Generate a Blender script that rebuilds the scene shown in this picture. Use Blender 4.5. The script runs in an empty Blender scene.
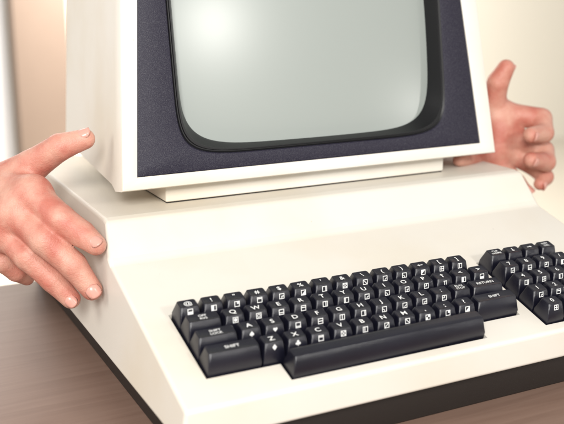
import bpy, bmesh, math, random
import numpy as np
from mathutils import Matrix, Vector
random.seed(7)
S = 0.01905                      # all coordinates below are in key pitches (19.05 mm)
scn = bpy.context.scene
col = scn.collection

# ------------------------------------------------------------------ camera
CAM = np.array([-11.58498, -32.34266, 12.39925])
ROT = np.array([[0.89353, 0.112793, -0.434606], [-0.448995, 0.218204, -0.866482], [-0.002901, 0.969363, 0.245615]])
F = 926.027
cd = bpy.data.cameras.new('camera'); cam = bpy.data.objects.new('camera', cd); col.objects.link(cam)
cd.sensor_width = 36; cd.lens = F/564*36; cd.clip_start = .01; cd.clip_end = 60
mw = Matrix([list(ROT[i])+[CAM[i]*S] for i in range(3)]+[[0,0,0,1]])
cam.matrix_world = mw
scn.camera = cam
cd.dof.use_dof = True; cd.dof.focus_distance = 41*S; cd.dof.aperture_fstop = 6.3

TILT = math.atan(.293); ct, st = math.cos(TILT), math.sin(TILT)
def D(x, y, z):                  # keyboard deck frame -> world
    return (x, y*ct - z*st, y*st + z*ct)
def at(u, v, y):                 # a photo point placed at depth y
    d = ROT @ np.array([(u-282)/F, -(v-212)/F, -1.])
    return CAM + (y-CAM[1])/d[1]*d

# ------------------------------------------------------------------ materials
def mat(name, color, rough=.5, spec=.5, bump=0, bscale=100, var=0, vscale=5, coat=0, sss=0, speck=0, sscale=900, croug=.1):
    m = bpy.data.materials.new(name); m.use_nodes = True
    nt = m.node_tree; N = nt.nodes; L = nt.links
    b = N['Principled BSDF']
    b.inputs['Roughness'].default_value = rough
    b.inputs['Specular IOR Level'].default_value = spec
    b.inputs['Coat Weight'].default_value = coat
    b.inputs['Coat Roughness'].default_value = croug
    tc = N.new('ShaderNodeTexCoord')
    last = None
    if var:
        n = N.new('ShaderNodeTexNoise'); n.inputs['Scale'].default_value = vscale/S/10; n.inputs['Detail'].default_value = 5
        L.new(tc.outputs['Object'], n.inputs['Vector'])
        r = N.new('ShaderNodeValToRGB'); L.new(n.outputs['Fac'], r.inputs['Fac'])
        r.color_ramp.elements[0].position = .32; r.color_ramp.elements[1].position = .68
        r.color_ramp.elements[0].color = [max(0, c*(1-var)) for c in color]+[1]
        r.color_ramp.elements[1].color = [min(1, c*(1+var)) for c in color]+[1]
        last = r.outputs['Color']
        mr = N.new('ShaderNodeMapRange'); L.new(n.outputs['Fac'], mr.inputs['Value'])
        mr.inputs['To Min'].default_value = max(.02, rough-.08); mr.inputs['To Max'].default_value = rough+.08
        L.new(mr.outputs[0], b.inputs['Roughness'])
    if speck:
        n2 = N.new('ShaderNodeTexNoise'); n2.inputs['Scale'].default_value = sscale; n2.inputs['Detail'].default_value = 1
        L.new(tc.outputs['Object'], n2.inputs['Vector'])
        r2 = N.new('ShaderNodeValToRGB'); L.new(n2.outputs['Fac'], r2.inputs['Fac'])
        r2.color_ramp.elements[0].position = .45; r2.color_ramp.elements[1].position = .72
        r2.color_ramp.elements[0].color = list(color)+[1]
        r2.color_ramp.elements[1].color = [min(1, c+speck) for c in color]+[1]
        last = r2.outputs['Color']
    if last: L.new(last, b.inputs['Base Color'])
    else: b.inputs['Base Color'].default_value = (*color, 1)
    if bump:
        n = N.new('ShaderNodeTexNoise'); n.inputs['Scale'].default_value = bscale; n.inputs['Detail'].default_value = 3
        L.new(tc.outputs['Object'], n.inputs['Vector'])
        bp = N.new('ShaderNodeBump'); bp.inputs['Strength'].default_value = bump; bp.inputs['Distance'].default_value = .0006
        L.new(n.outputs['Fac'], bp.inputs['Height']); L.new(bp.outputs[0], b.inputs['Normal'])
    if sss:
        b.inputs['Subsurface Weight'].default_value = sss
        b.inputs['Subsurface Radius'].default_value = (1, .35, .2)
        b.inputs['Subsurface Scale'].default_value = .006
    return m

M_CASE = mat('cream_enamel', (.71, .67, .60), .42, .4, bump=.12, bscale=900, var=.025, vscale=.9)
M_HOUS = mat('monitor_enamel', (.76, .73, .67), .42, .4, bump=.12, bscale=900, var=.02, vscale=.7)
M_BASE = mat('black_metal', (.018, .014, .012), .5, .4, bump=.2, bscale=1200)
M_BEZ = mat('textured_black_bezel', (.008, .006, .020), .5, .4, bump=.5, bscale=1700, speck=.035, sscale=1500)
M_LIP = mat('smooth_black_surround', (.006, .006, .007), .4, .35)
M_GLASS = mat('crt_glass', (.315, .345, .325), .27, .4, coat=.8, croug=.36)
M_KEY = mat('black_keycap', (.006, .006, .012), .22, .6, bump=.25, bscale=2500, var=.2, vscale=4)
M_INK = mat('white_legend', (.8, .8, .78), .5, .3)
M_WELL = mat('key_well', (.008, .008, .009), .6, .2)
M_SKIN = mat('skin', (.66, .37, .29), .42, .45, sss=.12)
M_NAIL = mat('fingernail_skin', (.64, .32, .26), .28, .5, sss=.1)
M_TABLE = mat('brown_tabletop', (.20, .125, .09), .45, .4)
M_WALL = mat('cream_wall', (.80, .755, .66), .8, .2, var=.03, vscale=.08)
M_TAN = mat('tan_wood', (.25, .185, .145), .6, .3, var=.1, vscale=.3)
M_DOOR = mat('white_door_paint', (.72, .72, .74), .5, .3, var=.04, vscale=.1)
M_FLOOR = mat('pale_floor', (.6, .55, .47), .6, .3, var=.08, vscale=.1)

# skin: blotchy redness, pores and fine creases
def skin_nodes(m):
    nt = m.node_tree; N = nt.nodes; L = nt.links; b = N['Principled BSDF']; tc = N.new('ShaderNodeTexCoord')
    n = N.new('ShaderNodeTexNoise'); n.inputs['Scale'].default_value = 38; n.inputs['Detail'].default_value = 4
    L.new(tc.outputs['Object'], n.inputs['Vector'])
    r = N.new('ShaderNodeValToRGB'); L.new(n.outputs['Fac'], r.inputs['Fac'])
    e = r.color_ramp.elements; e[0].position = .36; e[1].position = .62
    e[0].color = (.50, .165, .12, 1); e[1].color = (.62, .33, .25, 1)
    L.new(r.outputs['Color'], b.inputs['Base Color'])
    v = N.new('ShaderNodeTexVoronoi'); v.inputs['Scale'].default_value = 900; L.new(tc.outputs['Object'], v.inputs['Vector'])
    w = N.new('ShaderNodeTexNoise'); w.inputs['Scale'].default_value = 210; w.inputs['Detail'].default_value = 6; w.inputs['Roughness'].default_value = .65
    L.new(tc.outputs['Object'], w.inputs['Vector'])
    a = N.new('ShaderNodeMath'); a.operation = 'MULTIPLY_ADD'; a.inputs[1].default_value = .25
    L.new(v.outputs['Distance'], a.inputs[0]); L.new(w.outputs['Fac'], a.inputs[2])
    bp = N.new('ShaderNodeBump'); bp.inputs['Strength'].default_value = .7; bp.inputs['Distance'].default_value = .0011
    L.new(a.outputs[0], bp.inputs['Height']); L.new(bp.outputs[0], b.inputs['Normal'])
skin_nodes(M_SKIN)
def wear(m):                     # tiny dark specks and a faint uneven yellowing of old enamel
    nt = m.node_tree; N = nt.nodes; L = nt.links; b = N['Principled BSDF']; tc = N.new('ShaderNodeTexCoord')
    src = b.inputs['Base Color'].links[0].from_socket
    v = N.new('ShaderNodeTexVoronoi'); v.inputs['Scale'].default_value = 34; L.new(tc.outputs['Object'], v.inputs['Vector'])
    sep = N.new('ShaderNodeSeparateColor'); L.new(v.outputs['Color'], sep.inputs[0])
    th = N.new('ShaderNodeMath'); th.operation = 'MULTIPLY'; th.inputs[1].default_value = .035; L.new(sep.outputs[0], th.inputs[0])
    rr = N.new('ShaderNodeMath'); rr.operation = 'LESS_THAN'; L.new(v.outputs['Distance'], rr.inputs[0]); L.new(th.outputs[0], rr.inputs[1])
    mx = N.new('ShaderNodeMix'); mx.data_type = 'RGBA'; mx.inputs['B'].default_value = (.22, .17, .12, 1)
    k = N.new('ShaderNodeMath'); k.operation = 'MULTIPLY'; k.inputs[1].default_value = .3; L.new(rr.outputs[0], k.inputs[0])
    L.new(k.outputs[0], mx.inputs['Factor']); L.new(src, mx.inputs['A'])
    n = N.new('ShaderNodeTexNoise'); n.inputs['Scale'].default_value = 7; n.inputs['Detail'].default_value = 6; L.new(tc.outputs['Object'], n.inputs['Vector'])
    r = N.new('ShaderNodeMapRange'); r.inputs['From Min'].default_value = .45; r.inputs['From Max'].default_value = .75; r.inputs['To Max'].default_value = .7
    L.new(n.outputs['Fac'], r.inputs['Value'])
    m2 = N.new('ShaderNodeMix'); m2.data_type = 'RGBA'; m2.inputs['B'].default_value = (.66, .585, .46, 1)
    L.new(r.outputs[0], m2.inputs['Factor']); L.new(mx.outputs['Result'], m2.inputs['A']); L.new(m2.outputs['Result'], b.inputs['Base Color'])
wear(M_CASE); wear(M_HOUS)

def wood_nodes(m, c0, c1, c2):
    nt = m.node_tree; N = nt.nodes; L = nt.links; b = N['Principled BSDF']; tc = N.new('ShaderNodeTexCoord')
    mp = N.new('ShaderNodeMapping'); mp.inputs['Scale'].default_value = (2, 34, 3); mp.inputs['Rotation'].default_value = (0, 0, .25)
    L.new(tc.outputs['Object'], mp.inputs['Vector'])
    n = N.new('ShaderNodeTexNoise'); n.inputs['Scale'].default_value = 4; n.inputs['Detail'].default_value = 8; n.inputs['Distortion'].default_value = .6
    L.new(mp.outputs[0], n.inputs['Vector'])
    r = N.new('ShaderNodeValToRGB'); e = r.color_ramp.elements; e[0].position = .3; e[1].position = .75
    e[0].color = (*c0, 1); e[1].color = (*c2, 1); k = e.new(.5); k.color = (*c1, 1)
    L.new(n.outputs['Fac'], r.inputs['Fac']); L.new(r.outputs['Color'], b.inputs['Base Color'])
wood_nodes(M_TABLE, (.19, .118, .088), (.212, .134, .101), (.235, .152, .116))

# ------------------------------------------------------------------ mesh helpers
def mesh_obj(name, verts, faces, m, parent=None, smooth=False, bevel=0, seg=3):
    me = bpy.data.meshes.new(name)
    me.from_pydata([(v[0]*S, v[1]*S, v[2]*S) for v in verts], [], faces)
    me.validate()
    bm = bmesh.new(); bm.from_mesh(me)
    bmesh.ops.recalc_face_normals(bm, faces=bm.faces)
    if bevel:
        eds = [e for e in bm.edges if len(e.link_faces) == 2 and e.calc_face_angle(0) > .25]
        bmesh.ops.bevel(bm, geom=eds, offset=bevel*S, segments=seg, profile=.5, affect='EDGES', clamp_overlap=True)
    bm.to_mesh(me); bm.free()
    me.materials.append(m)
    if smooth or bevel:
        me.polygons.foreach_set('use_smooth', [True]*len(me.polygons))
        if not smooth:
            me.set_sharp_from_angle(angle=math.radians(40))
    o = bpy.data.objects.new(name, me); col.objects.link(o)
    if parent: o.parent = parent
    return o
def box(name, a, b, m, parent=None, bevel=0, seg=3):
    x0, y0, z0 = a; x1, y1, z1 = b
    v = [(x0,y0,z0),(x1,y0,z0),(x1,y1,z0),(x0,y1,z0),(x0,y0,z1),(x1,y0,z1),(x1,y1,z1),(x0,y1,z1)]
    f = [(0,3,2,1),(4,5,6,7),(0,1,5,4),(1,2,6,5),(2,3,7,6),(3,0,4,7)]
    return mesh_obj(name, v, f, m, parent, bevel=bevel, seg=seg)
def empty(name, label, cat, group=None):
    o = bpy.data.objects.new(name, None); col.objects.link(o); o.empty_display_size = .05
    o['label'] = label; o['category'] = cat
    if group: o['group'] = group
    return o
def structure(o): o['kind'] = 'structure'; return o

# ------------------------------------------------------------------ setting
TZ = -5.05
tt = box('tabletop', (-60, -30, TZ-1.6), (24.3, 21.2, TZ), M_TABLE, bevel=.15)
tt.name = 'table'; tt['label'] = 'brown wooden tabletop carrying the old computer'; tt['category'] = 'table'
structure(mesh_obj('floor', [(-300,-150,-40),(400,-150,-40),(400,230,-40),(-300,230,-40)], [(0,1,2,3)], M_FLOOR))
structure(box('wall', (-300, 200, -40), (400, 204, 120), M_WALL))
jamb = box('door_post', (23, 150, -40), (33.5, 156, 100), M_TAN, bevel=.3)
jamb['label'] = 'blurred tan upright post at the far left behind the hand'; jamb['category'] = 'post'
dr = empty('door', 'blurred pale door standing left of the tan upright post', 'door')
box('door_leaf', (-20, 154, -39.5), (22.7, 156, 90), M_DOOR, dr, bevel=.2)
box('door_panel', (-12, 153.3, -20), (17, 153.97, 80), M_DOOR, dr, bevel=.3)

# ------------------------------------------------------------------ computer
pc = empty('computer', 'vintage cream computer with built-in monitor and full black keyboard', 'computer')

# case shell: profile (y, z, x_left); mirrored about the centre line
XC = 10.4
prof = [(-4.55,-3.53,-1.62), (-4.61,-2.2,-1.42), (4.60,.50,-1.22), (4.86,.74,-1.20), (5.9,2.10,-.98), (6.35,2.18,-.96), (21.5,2.18,-.9), (22.2,-3.53,-1.62)]
vs = []
for y, z, xl in prof: vs.append((xl, y, z))
for y, z, xl in prof: vs.append((2*XC-xl+.4, y, z))
n = len(prof)
fs = [tuple(range(n)), tuple(range(2*n-1, n-1, -1))]
for i in range(n):
    j = (i+1) % n; fs.append((i, i+n, j+n, j))
case = mesh_obj('case_shell', vs, fs, M_CASE, pc, bevel=.14, seg=4)
base = box('base_tray', (-1.0, -4.0, TZ), (2*XC+1.3, 21.4, -3.5), M_BASE, pc, bevel=.08)
ped = box('monitor_pedestal', (2.4, 7.6, 2.24), (18.2, 18.5, 3.3), M_HOUS, pc, bevel=.07)
box('pedestal_gasket', (2.46, 7.66, 2.1), (18.14, 18.4, 2.28), M_BASE, pc)

# monitor
Y0, Z0, T = 6.5, 3.2, .17
cm, sm = 1/math.hypot(1, T), T/math.hypot(1, T)
MC = 10.42
def MP(x, z, d):                 # x, height on the tilted face plane, depth behind it
    return (x, Y0+T*(z-Z0)+d*cm, z-d*sm)
NP = 160
def rect_loop(cx, zb, zt, hb, ht, r=.25):
    # points by angle on a trapezoid, corners kept by sampling proportionally to side
    out = []
    per = NP//4
    C4 = [(cx+hb, zb), (cx+ht, zt), (cx-ht, zt), (cx-hb, zb)]
    for k in range(4):
        a, b = C4[k], C4[(k+1) % 4]
        for i in range(per):
            s = i/per
            out.append((a[0]+(b[0]-a[0])*s, a[1]+(b[1]-a[1])*s))
    return out
def round_loop(cx, cz, hw, hh, nexp, bow=0):
    out = []
    per = NP//4
    for k in range(4):
        for i in range(per):
            s = (i/per)*2-1
            # direction towards the matching point of a square boundary
            sq = [(1, s), (-s, 1), (-1, -s), (s, -1)][k]
            l = (abs(sq[0])**nexp+abs(sq[1])**nexp)**(-1/nexp)
            x, z = sq[0]*l, sq[1]*l
            out.append((cx+x*hw*(1+bow*(1-z*z)), cz+z*hh*(1+bow*(1-x*x))))
    return out
ZT = 17.2
def taper(z): return 1
def ring_mesh(name, loops, m, parent, smooth=True, close_last=False):
    vs = []; fs = []
    for L_, d in loops: vs += [MP(x, z, d) for x, z in L_]
    for k in range(len(loops)-1):
        for i in range(NP):
            j = (i+1) % NP
            fs.append((k*NP+i, k*NP+j, (k+1)*NP+j, (k+1)*NP+i))
    if close_last: fs.append(tuple(range((len(loops)-1)*NP, len(loops)*NP)))
    o = mesh_obj(name, vs, fs, m, parent, smooth=True)
    o.data.set_sharp_from_angle(angle=math.radians(32))
    return o
# half widths at a height z: outer trim and bezel
def hw_out(z): return 10.42-(z-3.2)*.088
def hw_bez(z): return 9.55-(z-3.78)*.098
mon = None
zb, zt = 3.2, ZT
outer = lambda g, dz=0: rect_loop(MC, zb+g, zt-g, hw_out(zb)-g, hw_out(zt)-g)
back = rect_loop(MC, 3.35+2.3, 16.2, 9.35, 8.2)
bz0 = rect_loop(MC-.12, 3.78, zt-.75, hw_bez(3.78), hw_bez(zt-.75))
bz1 = rect_loop(MC-.12, 3.80, zt-.77, hw_bez(3.78)-.02, hw_bez(zt-.75)-.02)
hous = ring_mesh('monitor_housing', [(back, 14.2), (rect_loop(MC, 3.15+.35, zt-.2, 10.3, hw_out(zt)-.1), 2.0), (outer(0), 1.1), (outer(.0), .12), (outer(.04), .035), (outer(.12), 0),
      (rect_loop(MC-.12, 3.68, zt-.65, hw_bez(3.78)+.1, hw_bez(zt-.75)+.1), 0), (bz0, .03), (bz0, .2)], M_HOUS, pc)
# back cover of the housing
mesh_obj('back_cover', [MP(x, z, 14.15) for x, z in back], [tuple(range(NP))], M_HOUS, hous)
OC, OZ = 10.33, 10.1
o1 = round_loop(OC, OZ, 7.47, 5.62, 8)
bez = ring_mesh('screen_bezel', [(bz1, .22), (bz1, .07), (rect_loop(MC-.12, 3.85, zt-.82, hw_bez(3.78)-.07, hw_bez(zt-.75)-.07), .045),
      (round_loop(OC, OZ, 7.60, 5.75, 8), .045), (round_loop(OC, OZ, 7.52, 5.67, 8), .06), (o1, .12)], M_BEZ, hous)
sur = ring_mesh('screen_surround', [(o1, .10), (round_loop(OC, OZ, 7.40, 5.56, 8), .17), (round_loop(OC, OZ, 7.36, 5.52, 8), .17), (round_loop(OC, OZ, 7.33, 5.5, 8), .12),(round_loop(OC, OZ, 7.27, 5.45, 7.5), .12), (round_loop(OC, OZ, 7.23, 5.42, 7.5), .2),
      (round_loop(OC, OZ, 7.05, 5.25, 6.5), .60), (round_loop(OC, OZ, 6.95, 5.18, 6), .95)], M_LIP, hous)
# bulging glass
RX, RZ = 30., 34.
def glass_depth(x, z): return .62 + (x-OC)**2/(2*RX) * .55 + (z-OZ)**2/(2*RZ)*.55 - .25
G = 48; vs = []; fs = []
for i in range(G+1):
    for j in range(G+1):
        a, b = i/G*2-1, j/G*2-1
        x, z = OC+a*7.15, OZ+b*5.35
        vs.append(MP(x, z, glass_depth(x, z)))
for i in range(G):
    for j in range(G):
        k = i*(G+1)+j; fs.append((k, k+G+1, k+G+2, k+1))
scr = mesh_obj('screen', vs, fs, M_GLASS, hous, smooth=True)

# ------------------------------------------------------------------ keys
ZD = -.8
def deck_plate(name, polys, z0, z1, m, parent, bevel=0):
    vs = []; fs = []
    for P in polys:
        k = len(vs); n = len(P)
        vs += [D(x, y, z0) for x, y in P]+[D(x, y, z1) for x, y in P]
        fs += [tuple(range(k, k+n)), tuple(range(k+n, k+2*n))]+[(k+i, k+(i+1) % n, k+n+(i+1) % n, k+n+i) for i in range(n)]
    return mesh_obj(name, vs, fs, m, parent, bevel=bevel)
well_main = [(-.02,.50),(14.0,.50),(14.0,-.5),(14.5,-.5),(14.5,-3.52),(12.0,-3.52),(12.0,-4.5),(3.0,-4.5),(3.0,-3.52),(-.02,-3.52)]
well_pad = [(15.23,.5),(19.27,.5),(19.27,-4.5),(15.23,-4.5)]
def grow(P, g):                   # axis-aligned polygon pushed outwards
    cx_ = sum(p_[0] for p_ in P)/len(P)
    out = []
    n_ = len(P)
    for i_ in range(n_):
        a, b, c_ = P[i_-1], P[i_], P[(i_+1) % n_]
        def nrm_(p_, r_2):
            dx, dy = r_2[0]-p_[0], r_2[1]-p_[1]; l_ = math.hypot(dx, dy); return (-dy/l_, dx/l_)
        n1, n2 = nrm_(a, b), nrm_(b, c_)
        out.append((b[0]+g*(n1[0]+n2[0]), b[1]+g*(n1[1]+n2[1])))
    return out
wm = grow(well_main, .05); wp_ = grow(well_pad[::-1] if False else [(15.23,.5),(19.27,.5),(19.27,-4.5),(15.23,-4.5)], .05)
cutter = deck_plate('cutter', [wm, wp_], ZD-.55, ZD+.6, M_WELL, None)
bo = case.modifiers.new('cut', 'BOOLEAN'); bo.object = cutter; bo.operation = 'DIFFERENCE'; bo.solver = 'EXACT'
dg0 = bpy.context.evaluated_depsgraph_get(); dg0.update()
cut_me = bpy.data.meshes.new_from_object(case.evaluated_get(dg0))
case.modifiers.remove(bo); case.data = cut_me; cut_me.name = 'case_shell'
cut_me.materials.clear(); cut_me.materials.append(M_CASE)
cut_me.polygons.foreach_set('material_index', [0]*len(cut_me.polygons))
bpy.data.objects.remove(cutter)
cut_me.polygons.foreach_set('use_smooth', [True]*len(cut_me.polygons)); cut_me.set_sharp_from_angle(angle=math.radians(40))
for p_ in cut_me.polygons:
    if p_.area > .25*S*S: p_.use_smooth = False
wn = case.modifiers.new('normals', 'WEIGHTED_NORMAL'); wn.keep_sharp = True; wn.weight = 100
deck_plate('key_well', [wm, wp_], ZD-.56, ZD-.42, M_WELL, pc)

def cap_mesh(w, d=1.0, key_h=.62, dish=.045):
    # sculpted cap: base, sloped sides, dished top; local frame centre at key centre, z=0 top
    bw, bd = w/2-.03, d/2-.03
    tw, td = w/2-.135, .255
    oy = .035
    zb_ = -key_h-.5
    NX, NY = 6, 4
    vs = []; fs = []
    def loop(hx, y0, y1, z, r):
        pts = []
        for (cx, cy, a0) in ((hx-r, y1-r, 0), (-hx+r, y1-r, 90), (-hx+r, y0+r, 180), (hx-r, y0+r, 270)):
            for k in range(4):
                a = math.radians(a0+k*30)
                pts.append((cx+r*math.cos(a), cy+r*math.sin(a), z))
        return pts
    L0 = loop(bw, -bd, bd, zb_, .05)
    L1 = loop(bw, -bd, bd, -key_h, .05)
    L2 = loop(tw+.02, oy-td-.02, oy+td+.02, -.03, .09)
    L3 = loop(tw-.02, oy-td+.02, oy+td-.02, 0, .08)
    L4 = loop(tw-.09, oy-td+.09, oy+td-.09, -dish*.7, .06)
    for L_ in (L0, L1, L2, L3, L4): vs += L_
    n = len(L0)
    for k in range(4):
        for i in range(n):
            j = (i+1) % n; fs.append((k*n+i, k*n+j, (k+1)*n+j, (k+1)*n+i))
    vs.append((0, oy, -dish)); c = len(vs)-1
    for i in range(n): fs.append((4*n+i, 4*n+(i+1) % n, c))
    return vs, fs
def space_mesh():
    vs, fs = cap_mesh(9.0, .98, .62, .0)
    return vs, fs
cap_cache = {}
def cap_data(w):
    if w not in cap_cache:
        vs, fs = cap_mesh(w, 1.0 if w < 8 else .98, .62, .045 if w < 8 else -.03)
        me = bpy.data.meshes.new('key')
        me.from_pydata([(a*S, b*S, c*S) for a, b, c in vs], [], fs)
        bm = bmesh.new(); bm.from_mesh(me); bmesh.ops.recalc_face_normals(bm, faces=bm.faces); bm.to_mesh(me); bm.free()
        me.polygons.foreach_set('use_smooth', [True]*len(me.polygons)); me.set_sharp_from_angle(angle=math.radians(38))
        me.materials.append(M_KEY); cap_cache[w] = me
    return cap_cache[w]

def text_tris(s, size, cx, cy, align='CENTER', spacing=1.0):
    cu = bpy.data.curves.new('t', 'FONT'); cu.body = s; cu.size = size; cu.align_x = align; cu.align_y = 'CENTER'
    cu.offset = size*.01; cu.resolution_u = 3; cu.space_line = 1.0
    o = bpy.data.objects.new('t', cu); col.objects.link(o)
    dg = bpy.context.evaluated_depsgraph_get(); dg.update()
    me = bpy.data.meshes.new_from_object(o.evaluated_get(dg))
    vs = [(v.co.x+cx, v.co.y+cy) for v in me.vertices]; fs = [tuple(p.vertices) for p in me.polygons]
    bpy.data.objects.remove(o); bpy.data.curves.remove(cu); bpy.data.meshes.remove(me)
    return vs, fs
def strip(pts, w):               # poly-line as quads
    vs = []; fs = []
    for (x0, y0), (x1, y1) in zip(pts, pts[1:]):
        l = math.hypot(x1-x0, y1-y0) or 1; nx, ny = -(y1-y0)/l*w/2, (x1-x0)/l*w/2
        k = len(vs); vs += [(x0+nx, y0+ny), (x1+nx, y1+ny), (x1-nx, y1-ny), (x0-nx, y0-ny)]; fs.append((k, k+1, k+2, k+3))
    return vs, fs
def join(*ps):
    V = []; Fc = []
    for v, f in ps:
        k = len(V); V += v; Fc += [tuple(i+k for i in q) for q in f]
    return V, Fc
def rectp(x0, y0, x1, y1): return [(x0,y0),(x1,y0),(x1,y1),(x0,y1)], [(0,1,2,3)]
def disc(cx, cy, r, n=16): return [(cx+r*math.cos(k*6.2832/n), cy+r*math.sin(k*6.2832/n)) for k in range(n)], [tuple(range(n))]
def arc(cx, cy, r, a0, a1, w, n=10): return strip([(cx+r*math.cos(math.radians(a0+(a1-a0)*k/n)), cy+r*math.sin(math.radians(a0+(a1-a0)*k/n))) for k in range(n+1)], w)
q = .13
def frame(w=.035): return join(rectp(-q,-q,q,-q+w), rectp(-q,q-w,q,q), rectp(-q,-q+w,-q+w,q-w), rectp(q-w,-q+w,q,q-w))
def heart(inv=1): return [(0,-.1*inv),(.1,.01*inv),(.09,.07*inv),(.05,.09*inv),(0,.05*inv),(-.05,.09*inv),(-.09,.07*inv),(-.1,.01*inv)], [(0,1,2,3,4,5,6,7)]
GR = {
 'half_l': lambda: join(frame(), rectp(-q+.035,-q+.035,0,q-.035)),
 'half_b': lambda: join(frame(), rectp(-q+.035,-q+.035,q-.035,0)),
 'quad': lambda: join(frame(), rectp(0,0,q-.035,q-.035)),
 'quad2': lambda: join(frame(), rectp(-q+.035,-q+.035,0,0), rectp(0,0,q-.035,q-.035)),
 'vl': lambda: join(frame(), rectp(-.02,-q+.035,.02,q-.035)),
 **{'h%d'%k_: (lambda p_=p_: join(frame(), rectp(-q+.035,p_-.02,q-.035,p_+.02))) for k_, p_ in enumerate((-.06,-.03,0,.03,.06))},
 **{'v%d'%k_: (lambda p_=p_: join(frame(), rectp(p_-.02,-q+.035,p_+.02,q-.035))) for k_, p_ in enumerate((-.06,-.03,0,.03,.06))},
 'plus': lambda: join(frame(), rectp(-.018,-q+.035,.018,q-.035), rectp(-q+.035,-.018,-.018,.018), rectp(.018,-.018,q-.035,.018)),
 'tl': lambda: join(frame(), rectp(-.02,-q+.035,.02,.02), rectp(.02,-.02,q-.035,.02)),
 'tr': lambda: join(frame(), rectp(-.02,-.02,.02,q-.035), rectp(-q+.035,-.02,-.02,.02)),
 'tri': lambda: join(frame(), ([(-q+.035,-q+.035),(q-.035,-q+.035),(q-.035,q-.035)], [(0,1,2)])),
 'tri2': lambda: join(frame(), ([(-q+.035,-q+.035),(q-.035,q-.035),(-q+.035,q-.035)], [(0,1,2)])),
 'diag': lambda: join(frame(), strip([(-.09,-.09),(.09,.09)], .035)),
 'diag2': lambda: join(frame(), strip([(-.09,.09),(.09,-.09)], .035)),
 'cross': lambda: join(frame(), strip([(-.09,.09),(.09,-.09)], .035), strip([(-.09,-.09),(.09,.09)], .035)),
 'disc': lambda: join(frame(), disc(0,0,.075)),
 'ring': lambda: join(frame(), arc(0,0,.065,0,360,.03,16)),
 'arc1': lambda: join(frame(), arc(.09,-.09,.1,90,180,.035)),
 'arc2': lambda: join(frame(), arc(-.09,-.09,.1,0,90,.035)),
 'heart': lambda: heart(1),
 'spade': lambda: join(heart(-1), rectp(-.018,-.13,.018,-.06)),
 'diamond': lambda: ([(0,-.13),(.1,0),(0,.13),(-.1,0)], [(0,1,2,3)]),
 'club': lambda: join(disc(0,.06,.055), disc(-.065,-.03,.055), disc(.065,-.03,.055), rectp(-.018,-.13,.018,-.02)),
 'check': lambda: join(frame(), rectp(-.09,-.09,-.03,-.03), rectp(.03,-.09,.09,-.03), rectp(-.03,-.03,.03,.03), rectp(-.09,.03,-.03,.09), rectp(.03,.03,.09,.09)),
 'pi': lambda: join(rectp(-.1,.06,.1,.1), rectp(-.07,-.1,-.035,.06), rectp(.035,-.1,.07,.06)),
}
def arrow(dx, dy, L_=.14):
    px, py = -dy, dx
    t = (dx*L_, dy*L_)
    return join(strip([(-dx*L_, -dy*L_), (dx*L_*.75, dy*L_*.75)], .05), ([t, (t[0]-dx*.11+px*.085, t[1]-dy*.11+py*.085), (t[0]-dx*.11-px*.085, t[1]-dy*.11-py*.085)], [(0,1,2)]))

FRONT_A = Vector((0, -.47, -.62)); FRONT_B = Vector((0, .035-.275, -.03))
fdir = (FRONT_B-FRONT_A).normalized(); fn = Vector((0, -fdir.z, fdir.y)); 
if fn.y > 0: fn = -fn
FC = FRONT_B - fdir*.155
def legend_obj(parent, top=None, front=None):
    vs = []; fs = []
    if top:
        for x, y in top[0]: vs.append((x, y*.9+.035, -.012))
        fs += list(top[1])
        # follow the dish gently: lift so that the ink lies just above it
    if front:
        k = len(vs)
        for x, y in front[0]:
            p_ = FC + Vector((x*.9, 0, 0)) + fdir*y*.9 + fn*.004
            vs.append(tuple(p_))
        fs += [tuple(i+k for i in f_) for f_ in front[1]]
    o = mesh_obj('legend', vs, fs, M_INK, parent)
    # orient all ink outwards
    return o
SPOKEN = {'!':'an exclamation mark','"':'a double quote','#':'a hash','$':'a dollar sign','%':'a percent sign',"'":'an apostrophe','&':'an ampersand','\\':'a backslash','(':'an opening bracket',')':'a closing bracket','[':'an opening square bracket',']':'a closing square bracket','@':'an at sign','<':'a less-than sign','>':'a greater-than sign',':':'a colon',',':'a comma',';':'a semicolon','?':'a question mark','/':'a slash','*':'an asterisk','+':'a plus sign','-':'a minus sign','=':'an equals sign','.':'a full stop'}
def key(x, row, w, top, front, lab, wide=False):
    o = bpy.data.objects.new('key' if w < 8 else 'space_bar', cap_data(w)); col.objects.link(o); o.parent = pc
    cx, cy = x+w/2, -row
    dz = random.uniform(-.012, .012)
    Mx = Matrix(((1,0,0,cx*S),(0,ct,-st,(cy*ct-dz*st)*S),(0,st,ct,(cy*st+dz*ct)*S),(0,0,0,1)))
    o.matrix_world = Mx @ Matrix.Rotation(random.uniform(-.006,.006), 4, 'X') @ Matrix.Rotation(random.uniform(-.012,.012), 4, 'Z')
    if lab: o['label'] = lab
    if top or front: legend_obj(o, top, front)
    return o
def tx(s, size=.36): return text_tris(s, size, 0, 0)
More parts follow.
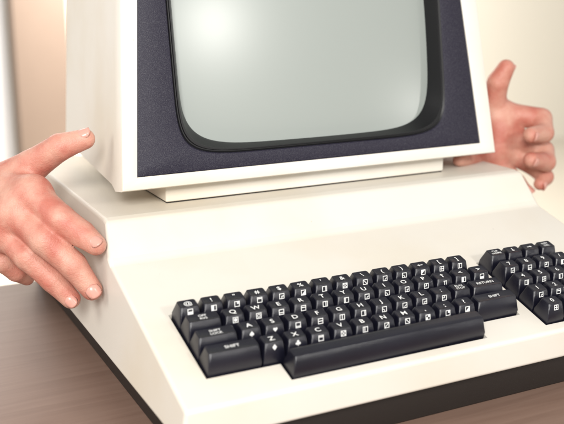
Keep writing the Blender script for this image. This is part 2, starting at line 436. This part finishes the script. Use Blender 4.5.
rows = [
 (0, 0, [(1,'@','half_b'),(1,'!','half_l'),(1,'"','quad'),(1,'#','h4'),(1,'$','tl'),(1,'%','tri'),(1,"'",'v4'),(1,'&','check'),(1,'\\','diag2'),(1,'(','arc1'),(1,')','arc2'),(1,'LA','tri2'),(1,'[','plus'),(1,']','v1')]),
 (1, 0, [(1.5,'OFF\nRVS',None),(1,'Q','disc'),(1,'W','ring'),(1,'E','h1'),(1,'R','h3'),(1,'T','v3'),(1,'Y','v0'),(1,'U','arc1'),(1,'I','arc2'),(1,'O','tl'),(1,'P','tr'),(1,'UA','pi'),(1,'<','half_l'),(1,'>','half_b')]),
 (2, 0, [(1.75,'SHIFT\nLOCK',None),(1,'A','spade'),(1,'S','heart'),(1,'D','h0'),(1,'F','h2'),(1,'G','v2'),(1,'H','v4'),(1,'J','arc2'),(1,'K','arc1'),(1,'L','tl'),(1,':','tr'),(1,'RUN\nSTOP',None),(1.75,'RETURN',None)]),
 (3, 0, [(2.25,'SHIFT',None),(1,'Z','diamond'),(1,'X','club'),(1,'C','h4'),(1,'V','cross'),(1,'B','v1'),(1,'N','diag'),(1,'M','diag2'),(1,',','quad2'),(1,';','quad'),(1,'?','tri'),(2.25,'SHIFT',None)]),
 (0, 15.25, [(1,'CLR\nHOME',None),(1,'DA',None),(1,'RA',None),(1,'INST\nDEL',None)]),
 (1, 15.25, [(1,'7','tl'),(1,'8','h1'),(1,'9','tr'),(1,'/','half_l')]),
 (2, 15.25, [(1,'4','v3'),(1,'5','plus'),(1,'6','v0'),(1,'*','half_b')]),
 (3, 15.25, [(1,'1','arc1'),(1,'2','h3'),(1,'3','arc2'),(1,'+','quad')]),
 (4, 15.25, [(1,'0','plus'),(1,'.','quad'),(1,'-','h0'),(1,'=','quad2')]),
]
ARR = {'LA': (-1,0,'a left arrow'), 'UA': (0,1,'an up arrow'), 'DA': (0,-1,'a cursor down arrow'), 'RA': (1,0,'a cursor right arrow')}
for row, x, ks in rows:
    shifts = 0
    for w, s_, g in ks:
        pad = ' on the number pad' if x >= 15 else ''
        if s_ in ARR:
            a = ARR[s_]; top = arrow(a[0], a[1]); lab = 'black key marked with '+a[2]+pad
        elif '\n' in s_:
            top = tx(s_, .19); lab = 'black key marked '+s_.replace('\n', ' ')+pad
        elif len(s_) > 1:
            top = tx(s_, .24)
            lab = 'wide black key marked '+s_ + ((' at the left end' if x < 1 else ' at the right end') if s_ == 'SHIFT' else '')
        else:
            top = tx(s_); lab = 'black key marked with '+(SPOKEN.get(s_) or ('the letter '+s_ if s_.isalpha() else 'the digit '+s_))+pad
        key(x, row, w, top, GR[g]() if g else None, lab)
        x += w
key(3.0, 4, 9.0, None, None, 'long blank black space bar')

# ------------------------------------------------------------------ hands (signed distance field -> one continuous surface)
def smin(a, b, k):
    h = np.clip(.5+.5*(b-a)/k, 0, 1)
    return b*(1-h)+a*h-k*h*(1-h)
def cone(P, a, b, ra, rb):
    a = np.asarray(a, float); b = np.asarray(b, float); ab = b-a
    t = np.clip(((P-a)@ab)/(ab@ab), 0, 1)
    d = np.linalg.norm(P-(a+t[..., None]*ab), axis=-1)
    return d-(ra+(rb-ra)*t)
def surface(sdf, lo, hi, h):
    lo = np.asarray(lo, float); hi = np.asarray(hi, float)
    n = np.ceil((hi-lo)/h).astype(int)+1
    gx, gy, gz = [lo[i]+h*np.arange(n[i]) for i in range(3)]
    V = np.empty(n, np.float32)
    YZ = np.stack(np.meshgrid(gy, gz, indexing='ij'), -1)
    for i, x in enumerate(gx):
        P = np.concatenate([np.full(YZ.shape[:2]+(1,), x), YZ], -1)
        V[i] = sdf(P)
    neg = V < 0
    c = np.zeros(np.array(n)-1, np.uint8)
    for dx in (0,1):
        for dy in (0,1):
            for dz in (0,1): c += neg[dx:n[0]-1+dx, dy:n[1]-1+dy, dz:n[2]-1+dz]
    act = (c > 0) & (c < 8)
    idx = -np.ones(act.shape, int); ids = np.argwhere(act); idx[act] = np.arange(len(ids))
    acc = np.zeros((len(ids), 3)); cnt = np.zeros(len(ids))
    corners = [(a, b, d) for a in (0,1) for b in (0,1) for d in (0,1)]
    for A in corners:
        for ax in range(3):
            if A[ax] == 0:
                B = list(A); B[ax] = 1; B = tuple(B)
                va = V[tuple((ids+A).T)]; vb = V[tuple((ids+B).T)]
                m = (va < 0) != (vb < 0)
                t = np.where(m, va/np.where(m, va-vb, 1), 0)
                p = ids+np.array(A)+0.; p[:, ax] += t
                acc[m] += p[m]; cnt[m] += 1
    verts = lo+h*(acc/cnt[:, None])
    faces = []
    for ax in range(3):
        o1_, o2_ = [k for k in range(3) if k != ax]
        sl = [slice(None)]*3; sl2 = [slice(None)]*3; sl[ax] = slice(0, -1); sl2[ax] = slice(1, None)
        e = np.argwhere(neg[tuple(sl)] != neg[tuple(sl2)])
        e = e[(e[:, o1_] > 0) & (e[:, o2_] > 0) & (e[:, o1_] < n[o1_]-1) & (e[:, o2_] < n[o2_]-1)]
        def cell(d1, d2):
            k = e.copy(); k[:, o1_] -= d1; k[:, o2_] -= d2; return idx[tuple(k.T)]
        qd = np.stack([cell(0,0), cell(1,0), cell(1,1), cell(0,1)], 1)
        faces.append(qd)
    faces = np.concatenate(faces)
    return verts, faces[(faces >= 0).all(1)]

def build_hand(name, label, palm, fingers, h=.085):
    """palm: list of (a, b, ra, rb); fingers: list of [(point, radius), ...] from knuckle to tip"""
    root = empty(name, label, 'hand')
    pts = [np.array(p_) for s_ in palm for p_ in s_[:2]]+[np.array(p_) for f_ in fingers for p_, _ in f_]
    lo = np.min(pts, 0)-1.4; hi = np.max(pts, 0)+1.4
    def sdf(P):
        d = None
        for a, b, ra, rb in palm:
            c_ = cone(P, a, b, ra, rb); d = c_ if d is None else smin(d, c_, .75)
        allf = None
        for f_ in fingers:
            g_ = None
            for (a, ra), (b, rb) in zip(f_, f_[1:]):
                c_ = cone(P, a, b, ra, rb)
                g_ = c_ if g_ is None else smin(g_, c_, .10)
            # creases at the inner joints
            for (b, rb) in f_[1:-1]:
                dj = np.linalg.norm(P-np.asarray(b), axis=-1)
                g_ = g_-.05*np.exp(-((dj-0)/(rb*1.1))**2)
            allf = g_ if allf is None else smin(allf, g_, .13)
        return smin(d, allf, .38)
    v, f = surface(sdf, lo, hi, h)
    me = mesh_obj('skin', v, [tuple(map(int, q_)) for q_ in f], M_SKIN, root, smooth=True)
    sm_ = me.modifiers.new('smooth', 'SMOOTH'); sm_.factor = .5; sm_.iterations = 6
    return root, me
def nail(parent, tip, prev, up, r, L_=.56, w=.33):
    """curved plate on the back of a fingertip; up = direction of the back of the finger"""
    tip = np.array(tip, float); ax = tip-np.array(prev, float); ax /= np.linalg.norm(ax)
    up = np.array(up, float); up -= up@ax*ax; up /= np.linalg.norm(up); sd = np.cross(ax, up)
    vs = []; fs = []; A, B = 8, 8
    for i in range(A+1):
        for j in range(B+1):
            s_ = i/A*2-1; t_ = j/B*2-1
            ww = w*(1-.18*max(0, t_)**2*1)*(1-.25*max(0, -t_)**3)
            ang = s_*ww/r*1.0
            l = t_*L_/2 + .10 - .10*s_*s_*np.sign(t_)*(abs(t_) > .5)
            rr = r*1.0+.045-.07*abs(s_)**3-.06*max(0, -t_)**3
            vs.append(tip+ax*(l-.05)+up*math.cos(ang)*rr+sd*math.sin(ang)*rr)
    for i in range(A):
        for j in range(B):
            k = i*(B+1)+j; fs.append((k, k+1, k+B+2, k+B+1))
    o = mesh_obj('fingernail', vs, fs, M_NAIL, parent, smooth=True)
    so = o.modifiers.new('thick', 'SOLIDIFY'); so.thickness = .06*S; so.offset = -1
    return o

# hand on the left, gripping the side of the case, thumb against the monitor
A_ = at
wristL = A_(-55, 178, 15.5)
lk = [A_(33, 194, 8.4), A_(16, 213, 8.7), A_(2, 231, 9.2), A_(-12, 246, 9.9)]
palmL = [(A_(-120, 185, 20), wristL, 1.75, 1.35), (wristL, lk[0], 1.3, .72), (wristL, lk[1], 1.35, .72), (wristL, lk[2], 1.3, .68), (wristL, lk[3], 1.2, .6),
         (lk[0], lk[1], .66, .66), (lk[1], lk[2], .64, .62), (lk[2], lk[3], .6, .55)]
LF = [
 [(lk[0], .70), (A_(60, 219, 6.6), .64), (A_(82, 234, 5.9), .56), (A_(96, 245, 5.3), .46)],
 [(lk[1], .68), (A_(45, 240, 6.7), .66), (A_(73, 265, 6.0), .58), (A_(92, 290, 5.6), .47)],
 [(lk[2], .62), (A_(28, 257, 7.5), .59), (A_(53, 280, 6.9), .53), (A_(71, 299, 6.5), .44)],
 [(lk[3], .52), (A_(3, 262, 9.2), .46), (A_(16, 272, 9.3), .42), (A_(27, 278, 9.8), .36)],
 [(A_(2, 184, 11.5), .98), (A_(32, 166, 10.2), .74), (A_(60, 147, 9.2), .60), (A_(85, 139, 8.9), .47)],
]
hl, hls = build_hand('hand', 'hand gripping the left side of the cream case, thumb up beside the monitor', palmL, LF)
view = np.array([-.43, -.87, .35])
for k, (up) in enumerate([(-.2, -.75, .6), (-.2, -.85, .35), (-.3, -.9, .1)]):
    nail(hls, LF[k][3][0], LF[k][2][0], up, LF[k][3][1])
nail(hls, LF[4][3][0], LF[4][2][0], (-.3, -.5, .8), LF[4][3][1], .6, .35)

# hand on the right, reaching out from behind the monitor with curled open fingers
wr = A_(440, 128, 13.5)
rk = [A_(497, 112, 10.4), A_(500, 130, 10.0), A_(497, 147, 10.0), A_(488, 160, 10.2)]
palmR = [(A_(400, 120, 20), wr, 1.6, 1.25), (wr, rk[0], 1.2, .72), (wr, rk[1], 1.25, .75), (wr, rk[2], 1.2, .7), (wr, rk[3], 1.1, .62),
         (rk[3], A_(459, 160, 8.4), .55, .36), (rk[0], rk[1], .7, .7), (rk[1], rk[2], .68, .66), (rk[2], rk[3], .62, .56)]
RF = [
 [(rk[0], .70), (A_(541, 119, 8.8), .62), (A_(544, 133, 7.9), .54), (A_(531, 135, 7.3), .45)],
 [(rk[1], .70), (A_(543, 151, 8.6), .62), (A_(546, 162, 7.8), .54), (A_(531, 160, 7.2), .45)],
 [(rk[2], .64), (A_(534, 166, 9.0), .56), (A_(545, 177, 8.3), .48), (A_(540, 184, 7.9), .38)],
 [(rk[3], .58), (A_(505, 170, 9.4), .52), (A_(517, 182, 8.9), .46), (A_(526, 191, 8.6), .38)],
 [(A_(476, 120, 11.2), .98), (A_(494, 98, 10.2), .66), (A_(498, 82, 9.8), .60), (A_(506, 68, 9.5), .50)],
]
hr, hrs = build_hand('hand', 'right hand in the picture, spread fingers reaching out from behind the monitor', palmR, RF)
for k, up in enumerate([(-.4, -.85, -.1), (-.4, -.85, -.1), (.1, -.8, -.3), (.4, -.7, .3)]):
    nail(hrs, RF[k][3][0], RF[k][2][0], up, RF[k][3][1])
nail(hrs, RF[4][3][0], RF[4][2][0], (.75, -.1, .3), RF[4][3][1], .6, .34)

# ------------------------------------------------------------------ light
w = bpy.data.worlds.new('World'); scn.world = w; w.use_nodes = True
bg = w.node_tree.nodes['Background']; bg.inputs[0].default_value = (1, .975, .94, 1); bg.inputs[1].default_value = .47
def area(name, loc, target, size, power, color=(1,.97,.92), sy=None):
    l = bpy.data.lights.new(name, 'AREA'); l.energy = power; l.size = size*S; l.color = color
    if sy: l.shape = 'RECTANGLE'; l.size_y = sy*S
    o = bpy.data.objects.new(name, l); col.objects.link(o)
    loc = Vector(loc)*S; o.location = loc
    o.rotation_euler = (Vector(target)*S-loc).to_track_quat('-Z', 'Y').to_euler()
    return o
def glare_dir(u, v):             # mirror direction off the bulging glass at a photo point
    d = ROT @ np.array([(u-282)/F, -(v-212)/F, -1.]); d /= np.linalg.norm(d)
    lo_, hi_ = 30., 80.
    for _ in range(60):
        k = (lo_+hi_)/2; P = CAM+k*d
        # face-plane coordinates
        z = P[2]; x = P[0]
        dep = (P[1]-Y0-T*(P[2]-Z0))*cm
        if dep > glass_depth(x, z): hi_ = k
        else: lo_ = k
    P = CAM+lo_*d
    gx = (P[0]-OC)/RX*.55; gz = (P[2]-OZ)/RZ*.55
    nrm = np.array([gx, -cm, sm+gz*cm]); nrm /= np.linalg.norm(nrm)
    r_ = d-2*(d@nrm)*nrm
    return P, r_
P, r_ = glare_dir(213, 22)
L1 = P+r_*75
area('key_lamp', L1, P, 9, 4.5).data.shape = 'DISK'
P2, r2 = glare_dir(417, 106)
area('small_lamp', P2+r2*60, P2, 1.0, .75).data.shape = 'DISK'
area('window_light', (-34, -62, 40), (10, 2, 0), 24, 25, (1, .98, .95))
area('side_window', (-80, 25, 40), (0, 12, 8), 40, 7, (1, .97, .92))
area('room_light', (60, 110, 70), (40, 200, 10), 50, 150, (1, .97, .92))

# ------------------------------------------------------------------ colour
scn.view_settings.view_transform = 'Standard'; scn.view_settings.look = 'None'; scn.view_settings.exposure = .24
